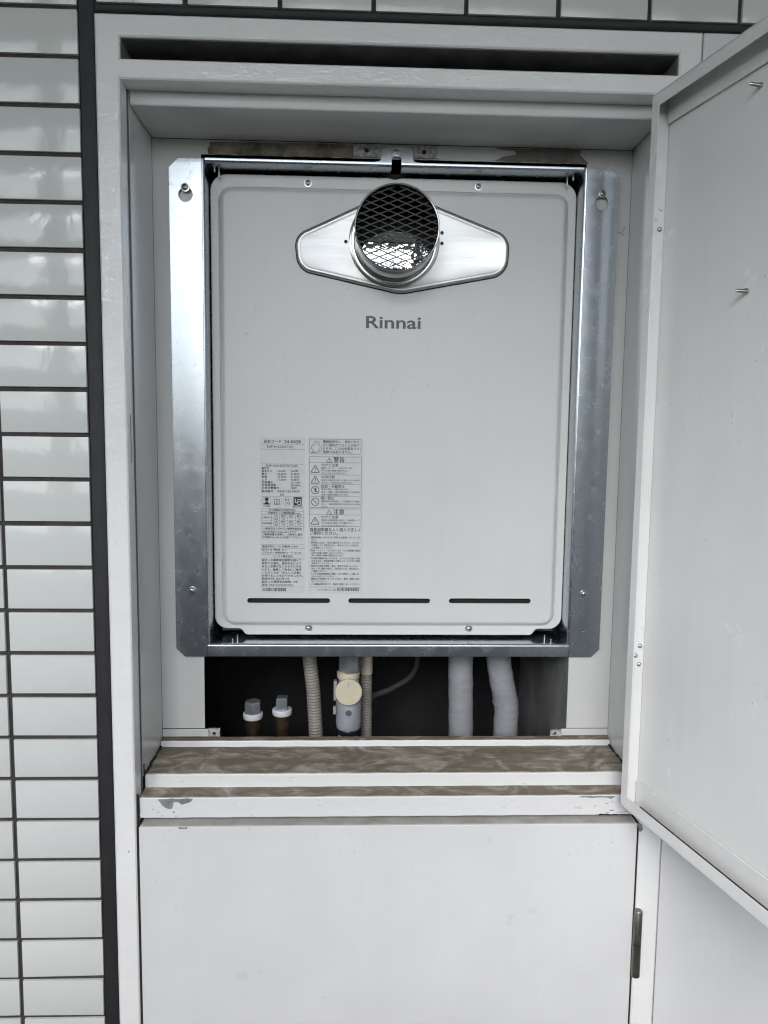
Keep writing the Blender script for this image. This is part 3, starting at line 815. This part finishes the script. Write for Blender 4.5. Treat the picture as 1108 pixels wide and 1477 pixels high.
WARNING_TEXT = [
    ("機器使用中に、排気口から", 255.42, 303.16, -457.56, 3.68), ("白い湯気がでることがあり", 255.44, 303.2, -462.01, 3.69), ("ますが、これは水蒸気です。", 255.46, 304.78, -466.47, 3.69),
    ("故障ではありません。", 255.47, 294.01, -470.93, 3.69), ("警告", 269.4, 283.74, -482.81, 7.1), ("やけど注意", 253.53, 275.6, -488.38, 4.01),
    ("給湯・シャワー・入浴するときは", 253.54, 294.17, -491.47, 2.47), ("手でお湯の温度を確かめる。", 253.56, 288.01, -494.87, 2.47), ("やけどのおそれがあります。", 253.57, 287.26, -498.43, 2.48),
    ("火災注意", 253.59, 271.05, -504.01, 4.03), ("排気口や給気口の近くに燃えやすいものを", 253.6, 304.06, -507.57, 2.48), ("おかない。火災のおそれがあります。", 253.61, 295.1, -510.99, 2.48),
    ("改造・分解禁止", 253.32, 284.28, -516.73, 4.04), ("絶対に改造・分解は行わない。", 253.64, 289.73, -519.53, 2.49), ("改造・分解は一酸化炭素中毒などの思わぬ", 253.66, 304.2, -523.26, 2.49),
    ("事故や故障の原因になります。", 253.67, 289.79, -526.84, 2.49), ("囲い禁止", 253.38, 270.73, -532.3, 4.05), ("機器本体や排気筒トップを波板などで囲わ", 253.7, 304.31, -535.57, 2.49),
    ("ない。一酸化炭素中毒や火災のおそれがあ", 253.71, 304.34, -539.31, 2.5), ("ります。", 253.72, 261.94, -542.67, 2.34), ("注意", 269.29, 283.73, -551.85, 6.88),
    ("やけど注意", 253.77, 275.99, -557.29, 4.07), ("使用中や使用直後は排気口・排気筒トップ", 253.79, 304.53, -560.74, 2.51), ("やその周辺に絶対に手を触れない。", 253.8, 294.73, -564.35, 2.51),
    ("やけどのおそれがあります。", 253.81, 287.74, -567.72, 2.35), ("取扱説明書をよく読んで正しく", 238.59, 305.73, -574.51, 4.71), ("ご使用ください。", 238.6, 275.34, -579.38, 4.72),
    ("・機器(銘板)に表示のガス以外では使用しないでくだ", 238.3, 304.72, -583.87, 2.68), ("さい。", 240.64, 247.65, -587.47, 2.68), ("・使用時には点火・消火を確かめてください。リモコン", 238.32, 304.79, -590.96, 2.68),
    ("を使用している場合は点火・消火をリモコンの表示に", 240.66, 303.88, -594.41, 2.68), ("より確認してください。", 240.67, 268.42, -597.72, 2.68),
    ("・給湯・シャワー・ふろのおいだき（ふろ給湯器の場合）", 238.34, 305.97, -601.37, 2.68), ("以外の用途に使用しないでください。", 240.68, 284.09, -604.83, 2.69),
    ("思わぬ事故や故障の原因になります。", 240.69, 283.33, -608.15, 2.69), ("・外気温が極端に低くなる日や、それ以上の気温でも風", 238.36, 304.97, -611.97, 2.69),
    ("がある日は、取扱説明書に記載されている方法で凍結", 240.7, 305.0, -615.44, 2.69), ("予防を行ってください。", 240.71, 268.53, -618.77, 2.69), ("・使用中に異常な燃焼、臭気、異常音を感じたときは", 238.38, 302.23, -622.43, 2.7),
    ("あわてずに運転を停止し、販売店または、弊社窓口に", 240.73, 304.15, -625.9, 2.7), ("ご連絡ください。", 240.73, 260.75, -629.24, 2.7), ("・ときどき取扱説明書に記載してある要領で、点検とお", 238.4, 304.21, -632.91, 2.7),
    ("手入れを行ってください。", 240.75, 270.96, -636.39, 2.7), ("・機器内に長時間たまっていた水は、飲用・調理に用い", 238.41, 305.21, -639.75, 2.71), ("ないでください。", 240.76, 260.81, -643.24, 2.71),
    ("・この機器は屋外用です。屋内に設置しないでください。", 238.42, 305.9, -646.92, 2.71), ("H191-0561-01-200", 249.1, 273.41, -654.21, 2.08),
]
WARNING_RULES = [
    (237.8, 305.72, -483.09), (237.83, 305.86, -499.18), (237.85, 305.98, -511.74), (237.88, 306.12, -527.77), (237.93, 306.33, -552.14), (237.33, 306.41, -649.56),
]
WARNING_BOXES = [
    (237.74, 305.62, -471.62, -452.4), (237.78, 306.25, -542.62, -475.44), (237.92, 306.47, -567.73, -544.28),
]
TRIANGLES = [
    (263.99, -479.63, 7.24), (245.52, -491.55, 11.34), (245.56, -505.64, 11.34), (263.99, -548.6, 7.24), (245.4, -560.34, 11.34),
]
PROHIBITS = [
    (245.6, -519.29, 5.35), (245.64, -535.01, 5.35),
]

# ================================================================== water heater
heat = thing('water_heater', 'white gas water heater with round flue outlet, lettering and labels', 'water heater', 346, 250, -716)
MB().box(117, 576, 165, 400, -716, -122).build('casing', M['casing'], heat, 1.0)
# front panel: flange with the dropped bottom tab, rolled step, flat face with three slots
flange = rpoly([(111, -118.4), (111, -708), (146, -708), (152, -716.6), (541, -716.6), (547, -708), (582, -708), (582, -118.4)], [21, 21, 7, 7, 7, 7, 21, 21], 8)
step0 = rrect(122, 571, -703.5, -134.5, 17, 8)
mb = MB()
mb.plate([flange, step0], 145.6, 147.2, 0.9)
s1 = offset(step0, -1.2); s2 = offset(step0, -3.0); s3 = offset(step0, -5.2); s4 = offset(step0, -7.0); s5 = offset(step0, -9.0)
mb.loft([[(x, 145.6, z) for x, z in step0], [(x, 145.0, z) for x, z in s1], [(x, 142.0, z) for x, z in s2], [(x, 139.6, z) for x, z in s3], [(x, 139.0, z) for x, z in s4], [(x, 139.0, z) for x, z in s5]], False, False)
slots = [capsule(155.4, 265.8, -671.4, -664.8), capsule(290.4, 400.4, -671.2, -664.6), capsule(426, 537, -670.9, -664.2)]
fl = [s5] + slots + [circle(345.7, -200.2, 53, 48)]
tr = tessellate_polygon([[Vector((x, z, 0)) for x, z in l] for l in fl])
mb.add([(x, 139.0, z) for l in fl for x, z in l], tr)
for l in slots:
    mb.loft([[(x, 139.0, z) for x, z in l], [(x, 140.4, z) for x, z in l]], False, False)
panel = mb.build('front_panel', M['heater_paint'], heat, smooth=40)
for s in slots:
    rim = MB()
    o2 = offset(s, 1.3); o1 = offset(s, 0.5)
    rim.loft([[(x, 138.98, z) for x, z in o2], [(x, 138.5, z) for x, z in o1], [(x, 138.7, z) for x, z in s], [(x, 141, z) for x, z in s]], False, False)
    rim.build('slot_rim', M['heater_paint'], panel, smooth=50)
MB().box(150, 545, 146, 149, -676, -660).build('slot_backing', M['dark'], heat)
for (x, z) in ((235, -127.6), (453.6, -126.8), (236.9, -707.6), (454.6, -707.6)):
    screw(heat, x, 145.4, z, 1.05, random.uniform(0, 1.5))

# flue cover plate and flue
fp = rpoly([(219.0, -195), (346, -136), (493.5, -190.5), (492, -238), (354, -264.5), (223.5, -237)], [20, 30, 22, 24, 46, 22], 9)
mb = MB()
mb.loft([[(x, 138.9, z) for x, z in fp], [(x, 136.4, z) for x, z in offset(fp, -.2)], [(x, 134.6, z) for x, z in offset(fp, -1.6)], [(x, 134.0, z) for x, z in offset(fp, -3.2)], [(x, 134.4, z) for x, z in offset(fp, -5.2)], [(x, 134.9, z) for x, z in offset(fp, -7.0)]], False, False)
fl = [offset(fp, -7.0), circle(345.7, -200.2, 52, 48)]
mb.add([(x, 134.9, z) for l in fl for x, z in l], tessellate_polygon([[Vector((x, z, 0)) for x, z in l] for l in fl]))
mb.build('flue_cover', M['stainless'], heat, smooth=60)
gk = [[(x, 138.95, z) for x, z in offset(fp, 1.4)], [(x, 137.9, z) for x, z in offset(fp, 1.2)], [(x, 137.9, z) for x, z in offset(fp, -1.0)]]
MB().loft(gk, False, False).build('cover_edge_shade', M['dark'], heat)  # dark skirt: the shadow gap round the cover plate, put into the colour
FC = (345.7, 0, -200.2)
mb = MB()
prof = [(58, 134.8), (58, 133.6), (56.5, 132.6), (52.2, 132.4), (51.2, 131.4), (50.2, 128), (50.2, 110), (50.7, 109), (50.7, 106), (50.2, 105), (50.2, 69.5), (50.9, 68.5), (51.1, 67.2), (50.4, 66.3), (49.3, 66.6), (49.0, 68), (49.0, 70)]
mb.lathe(FC, 'y', prof, 64, False)
pipe = mb.build('flue_pipe', M['pipe_steel'], heat, smooth=40)
MB().lathe(FC, 'y', [(49.0, 70.2), (49.0, 150)], 64, False).build('flue_wall', M['polished'], pipe, smooth=60)
mb = MB()
# bright dish added behind the grille, shaped to mirror sky in the throat
rows = []
for k in range(10):
    t = k / 9
    row = []
    for i in range(36):
        an = 2 * math.pi * i / 36
        x = 44 * t * math.cos(an); z = (34 if math.sin(an) > 0 else 24) * t * math.sin(an)
        row.append((FC[0] + x, 140 - (x * x) / 420 - (z * z) / 300 + 1.2 * math.sin(x * .11), FC[2] - 21 + z))
    rows.append(row)
mb.loft(rows, False, False)
mb.build('flue_sky_dish', M['bend'], pipe, smooth=60)
MB().box(FC[0] - 4.5, FC[0] + 5.5, 134, 137, FC[2] - 46, FC[2] - 33).build('bend_tab', M['dark'], pipe, 2)
mb = MB().lathe((FC[0], 0, FC[2]), 'y', [(49.4, 151), (49.4, 158), (1, 158)], 32, False)
mb.build('flue_throat', M['dark'], pipe)
# expanded metal grille
mb = MB()
RG = 48.6; PX, PZ = 21.0, 8.3
def strand(x0, z0, x1, z1, y, w=0.55, d=1.0):
    t = Vector((x1 - x0, z1 - z0)).normalized(); nrm = Vector((-t.y, t.x)) * w
    a = [(x0 + nrm.x, y, z0 + nrm.y), (x0 - nrm.x, y, z0 - nrm.y), (x0 - nrm.x, y + d, z0 - nrm.y), (x0 + nrm.x, y + d, z0 + nrm.y)]
    b = [(p[0] + x1 - x0, p[1], p[2] + z1 - z0) for p in a]
    mb.loft([a, b])
sl_ = PZ / PX
for sgn in (1, -1):
    for k in range(-24, 25):
        c = k * PZ
        # line z = sgn*sl_*x + c clipped to the circle
        A = 1 + sl_ * sl_; B = 2 * sgn * sl_ * c; Cc = c * c - RG * RG
        disc = B * B - 4 * A * Cc
        if disc <= 40: continue
        x0 = (-B - math.sqrt(disc)) / (2 * A); x1 = (-B + math.sqrt(disc)) / (2 * A)
        strand(FC[0] + x0, FC[2] + sgn * sl_ * x0 + c, FC[0] + x1, FC[2] + sgn * sl_ * x1 + c, 72 + (0.5 if sgn > 0 else 0))
mb.build('mesh_grille', M['grille'], pipe, smooth=0)
MB().tube([(297.2, 76, -215.2), (394, 76, -216)], 0.9, 10).build('cross_rod', M['grille'], pipe)
for (x, z) in ((283.9, -201.4), (406.6, -188), (406.7, -201)):
    mb = MB().lathe((x, 134.6, z), 'y', [(2.3, 0.2), (2.2, -.5), (1.5, -.7), (1.2, -.2)], 14, True)
    mb.build('rivet', M['grille'], heat)

# ------------------------------------------------------------------ lettering
TEXT_CACHE = {}
def text_polys(body, bold=0.0, res=3):
    if (body, bold, res) in TEXT_CACHE: return TEXT_CACHE[(body, bold, res)]
    cu = bpy.data.curves.new('lettering', 'FONT')
    cu.body = body; cu.resolution_u = res; cu.offset = bold
    ob = bpy.data.objects.new('lettering', cu)
    COL.objects.link(ob)
    dg = bpy.context.evaluated_depsgraph_get()
    me = bpy.data.meshes.new_from_object(ob.evaluated_get(dg))
    v = [(p.co.x, p.co.y) for p in me.vertices]; f = [tuple(p.vertices) for p in me.polygons]
    bpy.data.objects.remove(ob); bpy.data.curves.remove(cu); bpy.data.meshes.remove(me)
    TEXT_CACHE[(body, bold, res)] = (v, f)
    return v, f
def put_text(mb, body, x0, x1, z0, h, y, bold=0.0, res=2, full=None):
    v, f = text_polys(body, bold, res)
    if not v: return
    ax, bx_ = min(p[0] for p in v), max(p[0] for p in v); az, bz = min(p[1] for p in v), max(p[1] for p in v)
    if full is None:
        cjk = any(ord(c) > 0x2000 for c in body)
        lo, hi = (-0.10, 0.80) if cjk else (0.0, 0.73)
    else: lo, hi = full
    sx = (x1 - x0) / max(1e-6, bx_ - ax); sz = h / (hi - lo)
    mb.add([(x0 + (p[0] - ax) * sx, y, z0 + (p[1] - lo) * sz) for p in v], f)

logo = MB()
put_text(logo, 'Rinnai', 310.5, 381.7, -308.2, 16.0, 138.86, 0.018, 6, (0.0, 0.73))
logo.build('brand_lettering', M['logo_ink'], heat, smooth=0)

YL, YI = 138.84, 138.78
def quad(mb, x0, x1, z0, z1, y):
    mb.add([(x0, y, z0), (x1, y, z0), (x1, y, z1), (x0, y, z1)], [(0, 1, 2, 3)])
def frame_line(mb, loop, w, y):
    o = offset(loop, w / 2); i = offset(loop, -w / 2); n = len(loop)
    mb.add([(x, y, z) for x, z in o] + [(x, y, z) for x, z in i], [(k, (k + 1) % n, n + (k + 1) % n, n + k) for k in range(n)])
def seg_line(mb, a, b, w, y):
    t = (Vector(b) - Vector(a)).normalized(); nn = Vector((-t.y, t.x)) * w / 2
    mb.add([(a[0] + nn.x, y, a[1] + nn.y), (a[0] - nn.x, y, a[1] - nn.y), (b[0] - nn.x, y, b[1] - nn.y), (b[0] + nn.x, y, b[1] + nn.y)], [(0, 1, 2, 3)])
def barcode(mb, x0, x1, z0, z1, y, seed):
    rnd = random.Random(seed); x = x0
    while x < x1:
        w = rnd.choice((.35, .35, .7, 1.0)); quad(mb, x, min(x + w, x1), z0, z1, y); x += w + rnd.choice((.35, .35, .7))
def fan(mb, loop, y):
    mb.add([(x, y, z) for x, z in loop], [tuple(range(len(loop)))])

rate = MB().plate([rrect(172.9, 232.3, -657.8, -450.2, 1.2, 3)], YL, 138.98).build('rating_label', M['label_film'], heat, smooth=0)
ink = MB()
for t, x0, x1, z0, h in RATING_TEXT:
    put_text(ink, t, x0, x1, z0, h, YI); put_text(ink, t, x0 + .06 * h, x1 + .06 * h, z0, h, YI - .012); put_text(ink, t, x0 + .03 * h, x1 + .03 * h, z0 + .05 * h, h, YI - .024)
# certification marks: ribbon mark, arches, round mark, black square mark with white strokes
fan(ink, circle(181.8, -532.2, 2.6, 16), YI); ink.add([(178.0, YI, -539.2), (185.6, YI, -539.2), (183.2, YI, -535.2), (180.4, YI, -535.2)], [(0, 1, 2, 3)])
seg_line(ink, (177.2, -538.3), (186.4, -538.3), 1.2, YI)
for dx in (-2.2, 0, 2.2):
    frame_line(ink, rpoly([(195.4 + dx - 1.1, -538.2), (195.4 + dx + 1.1, -538.2), (195.4 + dx + 1.1, -532), (195.4 + dx - 1.1, -532)], [0, 0, 1, 1], 4), .6, YI)
seg_line(ink, (192.2, -538.6), (198.6, -538.6), .7, YI)
quad(ink, 217.0, 227.9, -540.2, -529.0, YI)
barcode(ink, 175.6, 207.6, -655.4, -650.9, YI, 3)
ink.build('printing', M['ink'], rate, smooth=0)
wht = MB()
seg_line(wht, (219.3, -531), (219.3, -536.2), 1.2, YI - .05); seg_line(wht, (218.8, -536.2), (222.2, -536.2), 1.2, YI - .05)
frame_line(wht, rrect(222.2, 226.2, -535.1, -532.0, 1.2, 3), .9, YI - .05); frame_line(wht, rrect(222.2, 226.6, -538.7, -535.1, 1.3, 3), .9, YI - .05)
wht.build('mark_strokes', M['label_film'], rate, smooth=0)
rul = MB()
for x0, x1, z in RATING_RULES: quad(rul, x0, x1, z - .16, z + .16, YI)
for x0, x1, z in TABLE_RULES: quad(rul, x0, x1, z - .17, z + .17, YI)
for x, z0, z1 in TABLE_POSTS: quad(rul, x - .17, x + .17, z0, z1, YI - .02)
frame_line(rul, rrect(176.6, 187.1, -540.4, -529.8, 1.2, 3), .35, YI - .02)
frame_line(rul, rrect(190.1, 200.7, -539.6, -530.1, 1.2, 3), .35, YI - .02)
frame_line(rul, circle(208.8, -534.9, 5.6, 28), .4, YI - .02)
rul.build('rules', M['rule_ink'], rate, smooth=0)['kind'] = 'stuff'

warn = MB().plate([rrect(236.3, 309.0, -658.6, -450.0, 1.2, 3)], YL, 138.98).build('warning_label', M['label_film'], heat, smooth=0)
ink = MB()
for t, x0, x1, z0, h in WARNING_TEXT:
    put_text(ink, t, x0, x1, z0, h, YI); put_text(ink, t, x0 + .06 * h, x1 + .06 * h, z0 + .02 * h, h, YI - .012)
barcode(ink, 275.4, 304.4, -654.7, -650.4, YI, 5)
for x, z, w in TRIANGLES:
    frame_line(ink, rpoly([(x - w / 2, z - w * .40), (x + w / 2, z - w * .40), (x, z + w * .46)], w * .06, 3), w * .085, YI)
    seg_line(ink, (x, z + w * .18), (x, z - w * .14), w * .09, YI); fan(ink, circle(x, z - w * .25, w * .05, 8), YI)
for x, z, r in PROHIBITS:
    frame_line(ink, circle(x, z, r * .92, 28), r * .15, YI)
    seg_line(ink, (x - r * .62, z + r * .62), (x + r * .62, z - r * .62), r * .15, YI - .02)
x, z, r = PROHIBITS[0]
seg_line(ink, (x - .2, z - r * .55), (x + r * .15, z + r * .55), r * .3, YI - .01)
cl = []
for cx_, cz_, cr, a0, a1 in ((247, -459.0, 3.6, -20, 200), (243.6, -463.5, 3.2, 80, 250), (246.5, -467.0, 3.0, 200, 330), (250.4, -465.2, 3.6, -70, 80)):
    cl += [(cx_ + cr * math.cos(math.radians(a0 + (a1 - a0) * k / 8)), cz_ + cr * math.sin(math.radians(a0 + (a1 - a0) * k / 8))) for k in range(9)]
for a, b in zip(cl, cl[1:] + cl[:1]): seg_line(ink, a, b, .55, YI)
for a, b in (((243, -468.2), (239.9, -469.9)), ((239.9, -469.9), (245, -469.6)), ((249.2, -467.4), (251.2, -466.2)), ((251.2, -466.2), (251.6, -463.8)), ((246, -458.6), (248.2, -458.8))):
    seg_line(ink, a, b, .6, YI)
ink.build('printing', M['ink'], warn, smooth=0)
rul = MB()
for x0, x1, z in WARNING_RULES: quad(rul, x0, x1, z - .2, z + .2, YI)
for x0, x1, z0, z1 in WARNING_BOXES: frame_line(rul, rrect(x0, x1, z0, z1, 1.4, 4), .5, YI - .02)
rul.build('rules', M['rule_ink'], warn, smooth=0)['kind'] = 'stuff'

# ================================================================== pipes under the heater
def insulated(name, label, path, r, seed):
    rnd = random.Random(seed)
    root = thing(name, label, 'pipe', *path[-1], group='wrapped pipes under the heater')
    # smooth resample
    pts = [Vector(p) for p in path]; fine = []
    for i in range(len(pts) - 1):
        p0 = pts[max(0, i - 1)]; p1 = pts[i]; p2 = pts[i + 1]; p3 = pts[min(len(pts) - 1, i + 2)]
        for k in range(14):
            t = k / 14
            fine.append(0.5 * ((2 * p1) + (p2 - p0) * t + (2 * p0 - 5 * p1 + 4 * p2 - p3) * t * t + (3 * p1 - p0 - 3 * p2 + p3) * t ** 3))
    fine.append(pts[-1])
    n = 28
    ph = [rnd.uniform(0, 6.28) for _ in range(8)]
    def rad(k, tot):
        s = sum((fine[j + 1] - fine[j]).length for j in range(0)) + k * 4.0
        def f(i):
            a = 2 * math.pi * i / n
            w = .10 * math.sin(s * .9 + 2.2 * a + ph[0]) + .10 * math.sin(s * 1.7 - 1.3 * math.sin(a + ph[1]) * 3 + ph[2]) + .25 * math.sin(3 * a + s * .2 + ph[3])
            return r + w
        return f
    MB().tube(fine, rad, n).build('wrapping', M['wrap'], root, smooth=70)
    return root
p1 = insulated('insulated_pipe', 'straight grey wrapped pipe hanging left of the bent one', [(451.2, 190, -700), (451, 190, -760), (452.4, 190, -820), (453.6, 190, -880), (454, 190, -980)], 17.6, 1)
p2 = insulated('insulated_pipe', 'grey wrapped pipe with a bend, rightmost under the heater', [(500.5, 190, -700), (505, 190, -758), (511, 190, -795), (518.6, 190, -832), (518.4, 190, -872), (517.6, 190, -980)], 17.4, 2)
# crease and tape at the bend and the stub of tape on the straight one
cz = MB(); cz.tube([(515.9, 190, -821), (517.4, 190, -827)], lambda k, n: 18.2, 26); cz.build('tape_fold', M['wrap'], p2, smooth=70)

def corrugated(label, path, r, pitch):
    root = thing('corrugated_hose', label, 'hose', *path[-1], group='corrugated drain hoses')
    pts = [Vector(p) for p in path]; fine = []
    total = sum((b - a).length for a, b in zip(pts, pts[1:])); step = pitch / 6; d = 0
    for a, b in zip(pts, pts[1:]):
        ln = (b - a).length; k = 0
        while k * step < ln:
            fine.append(a.lerp(b, k * step / ln)); k += 1
    rad = lambda k, n: r - 1.15 * (0.5 - 0.5 * math.cos(2 * math.pi * (k % 6) / 6)) ** 1.4
    MB().tube(fine, rad, 18).build('ribbed_tube', M['hose'], root, smooth=60)
    return root
corrugated('ribbed beige hose left of the gas valve', [(230, 190, -700), (235, 190, -760), (241, 190, -810), (245, 190, -878), (246, 190, -960)], 10.2, 4.3)
h2 = corrugated('ribbed beige hose partly hidden behind the gas valve', [(315.6, 232, -720), (316.8, 232, -775), (317.6, 232, -894), (317.8, 232, -960)], 8.8, 4.1)
MB().lathe((316.9, 232, -798), 'z', [(9.4, 0), (9.4, 30)], 20).build('tape_collar', M['beige'], h2, smooth=40)

vlv = thing('gas_valve', 'grey gas valve with round beige cap and hex nut', 'valve', 291, 190, -900)
mb = MB(); hexp = lambda r, a=0: [(291.8 + 1.6 + r * math.cos(math.radians(60 * i + a)), 190 + r * math.sin(math.radians(60 * i + a))) for i in range(6)]
mb.loft([[(x, y, z) for x, y in hexp(16.6, 12)] for z in (-740, -778)] + [[(x, y, -781.5) for x, y in hexp(14.2, 12)]])
mb.build('hex_nut', M['plug_steel'], vlv, .5)
MB().lathe((290.6, 190, 0), 'z', [(15.4, -790.5), (16.2, -789.5), (16.2, -782.4), (15.4, -781.8)], 32).build('collar', M['beige'], vlv, smooth=40)
MB().lathe((291.5, 190, 0), 'z', [(15.0, -868), (17.4, -863), (18.2, -858), (18.2, -815), (16, -808), (14.8, -800), (14.8, -790.8)], 32).build('body', M['valve_grey'], vlv, smooth=40)
mb = MB().lathe((291.4, 162, -803.2), 'y', [(16.5, 22), (16.5, 3.2), (18.6, 2.4), (18.8, 0.8), (18.0, 0), (0.4, -.2)], 40)
cap = mb.build('round_cap', M['beige'], vlv, smooth=40)
MB().box(291.0, 291.6, 161.4, 162.4, -797, -786).build('cap_groove', M['valve_grey'], cap)
MB().lathe((291.6, 171.6, -836.5), 'y', [(4.4, 1.5), (4.4, 0), (3.6, -.3), (.3, -.3)], 18).build('button', M['button'], vlv)
MB().lathe((291.5, 190, 0), 'z', [(16.8, -872), (17.6, -870.8), (17.6, -864.4), (16.8, -863.4)], 32).build('band', M['rubber'], vlv, smooth=40)
MB().lathe((290.5, 190, 0), 'z', [(14, -960), (14, -872.4)], 32).build('base_pipe', M['beige'], vlv, smooth=40)
MB().box(270.2, 275, 176, 186, -820, -792).box(269.4, 274.2, 178, 186, -841, -830).build('side_lug', M['valve_grey'], vlv, 1.0)

def capped(x, zt, label, sq, turn):
    root = thing('capped_pipe', label, 'pipe', x, 190, -960, group='capped pipe stubs')
    mb = MB(); rr = sq * 1.414 if True else sq
    if turn is None:    # hexagon plug
        ring = [(x + sq * math.cos(math.radians(60 * i + 30)), 190 + sq * math.sin(math.radians(60 * i + 30))) for i in range(6)]
    else:
        ring = [(x + rr * math.cos(math.radians(90 * i + 45 + turn)), 190 + rr * math.sin(math.radians(90 * i + 45 + turn))) for i in range(4)]
    mb.loft([[(a, b, zt - 17) for a, b in ring], [(a, b, zt - 1.5) for a, b in ring], [(x + (a - x) * .86, 190 + (b - 190) * .86, zt) for a, b in ring]])
    mb.build('plug', M['plug_steel'], root, .4)
    MB().lathe((x, 190, zt), 'z', [(13.0, -25.5), (14.0, -24.0), (14.0, -18.2), (13.0, -17.2)], 30).build('seal_tape', M['tape'], root, smooth=40)
    MB().lathe((x, 190, zt), 'z', [(9.2, -130), (9.2, -43), (11.8, -42.5), (11.8, -25.8)], 24).build('brass_stub', M['brass'], root, smooth=40)
capped(155.2, -824.5, 'capped pipe stub with hexagon plug, nearest the left edge', 12.4, None)
capped(196.6, -819, 'capped pipe stub with square plug, beside the ribbed hose', 7.8, 0)

cb = thing('grey_cable', 'short grey cable curving in the dark behind the valve', 'cable', 330, 262, -841)
MB().tube([(322, 262, -850), (330, 262, -842), (341, 262, -838.5), (352, 262, -834), (365, 262, -827), (378, 262, -819.5), (387, 262, -811), (394, 262, -798), (398, 262, -770), (399, 262, -735)], 4.2, 12).build('sheath', M['cable'], cb, smooth=70)
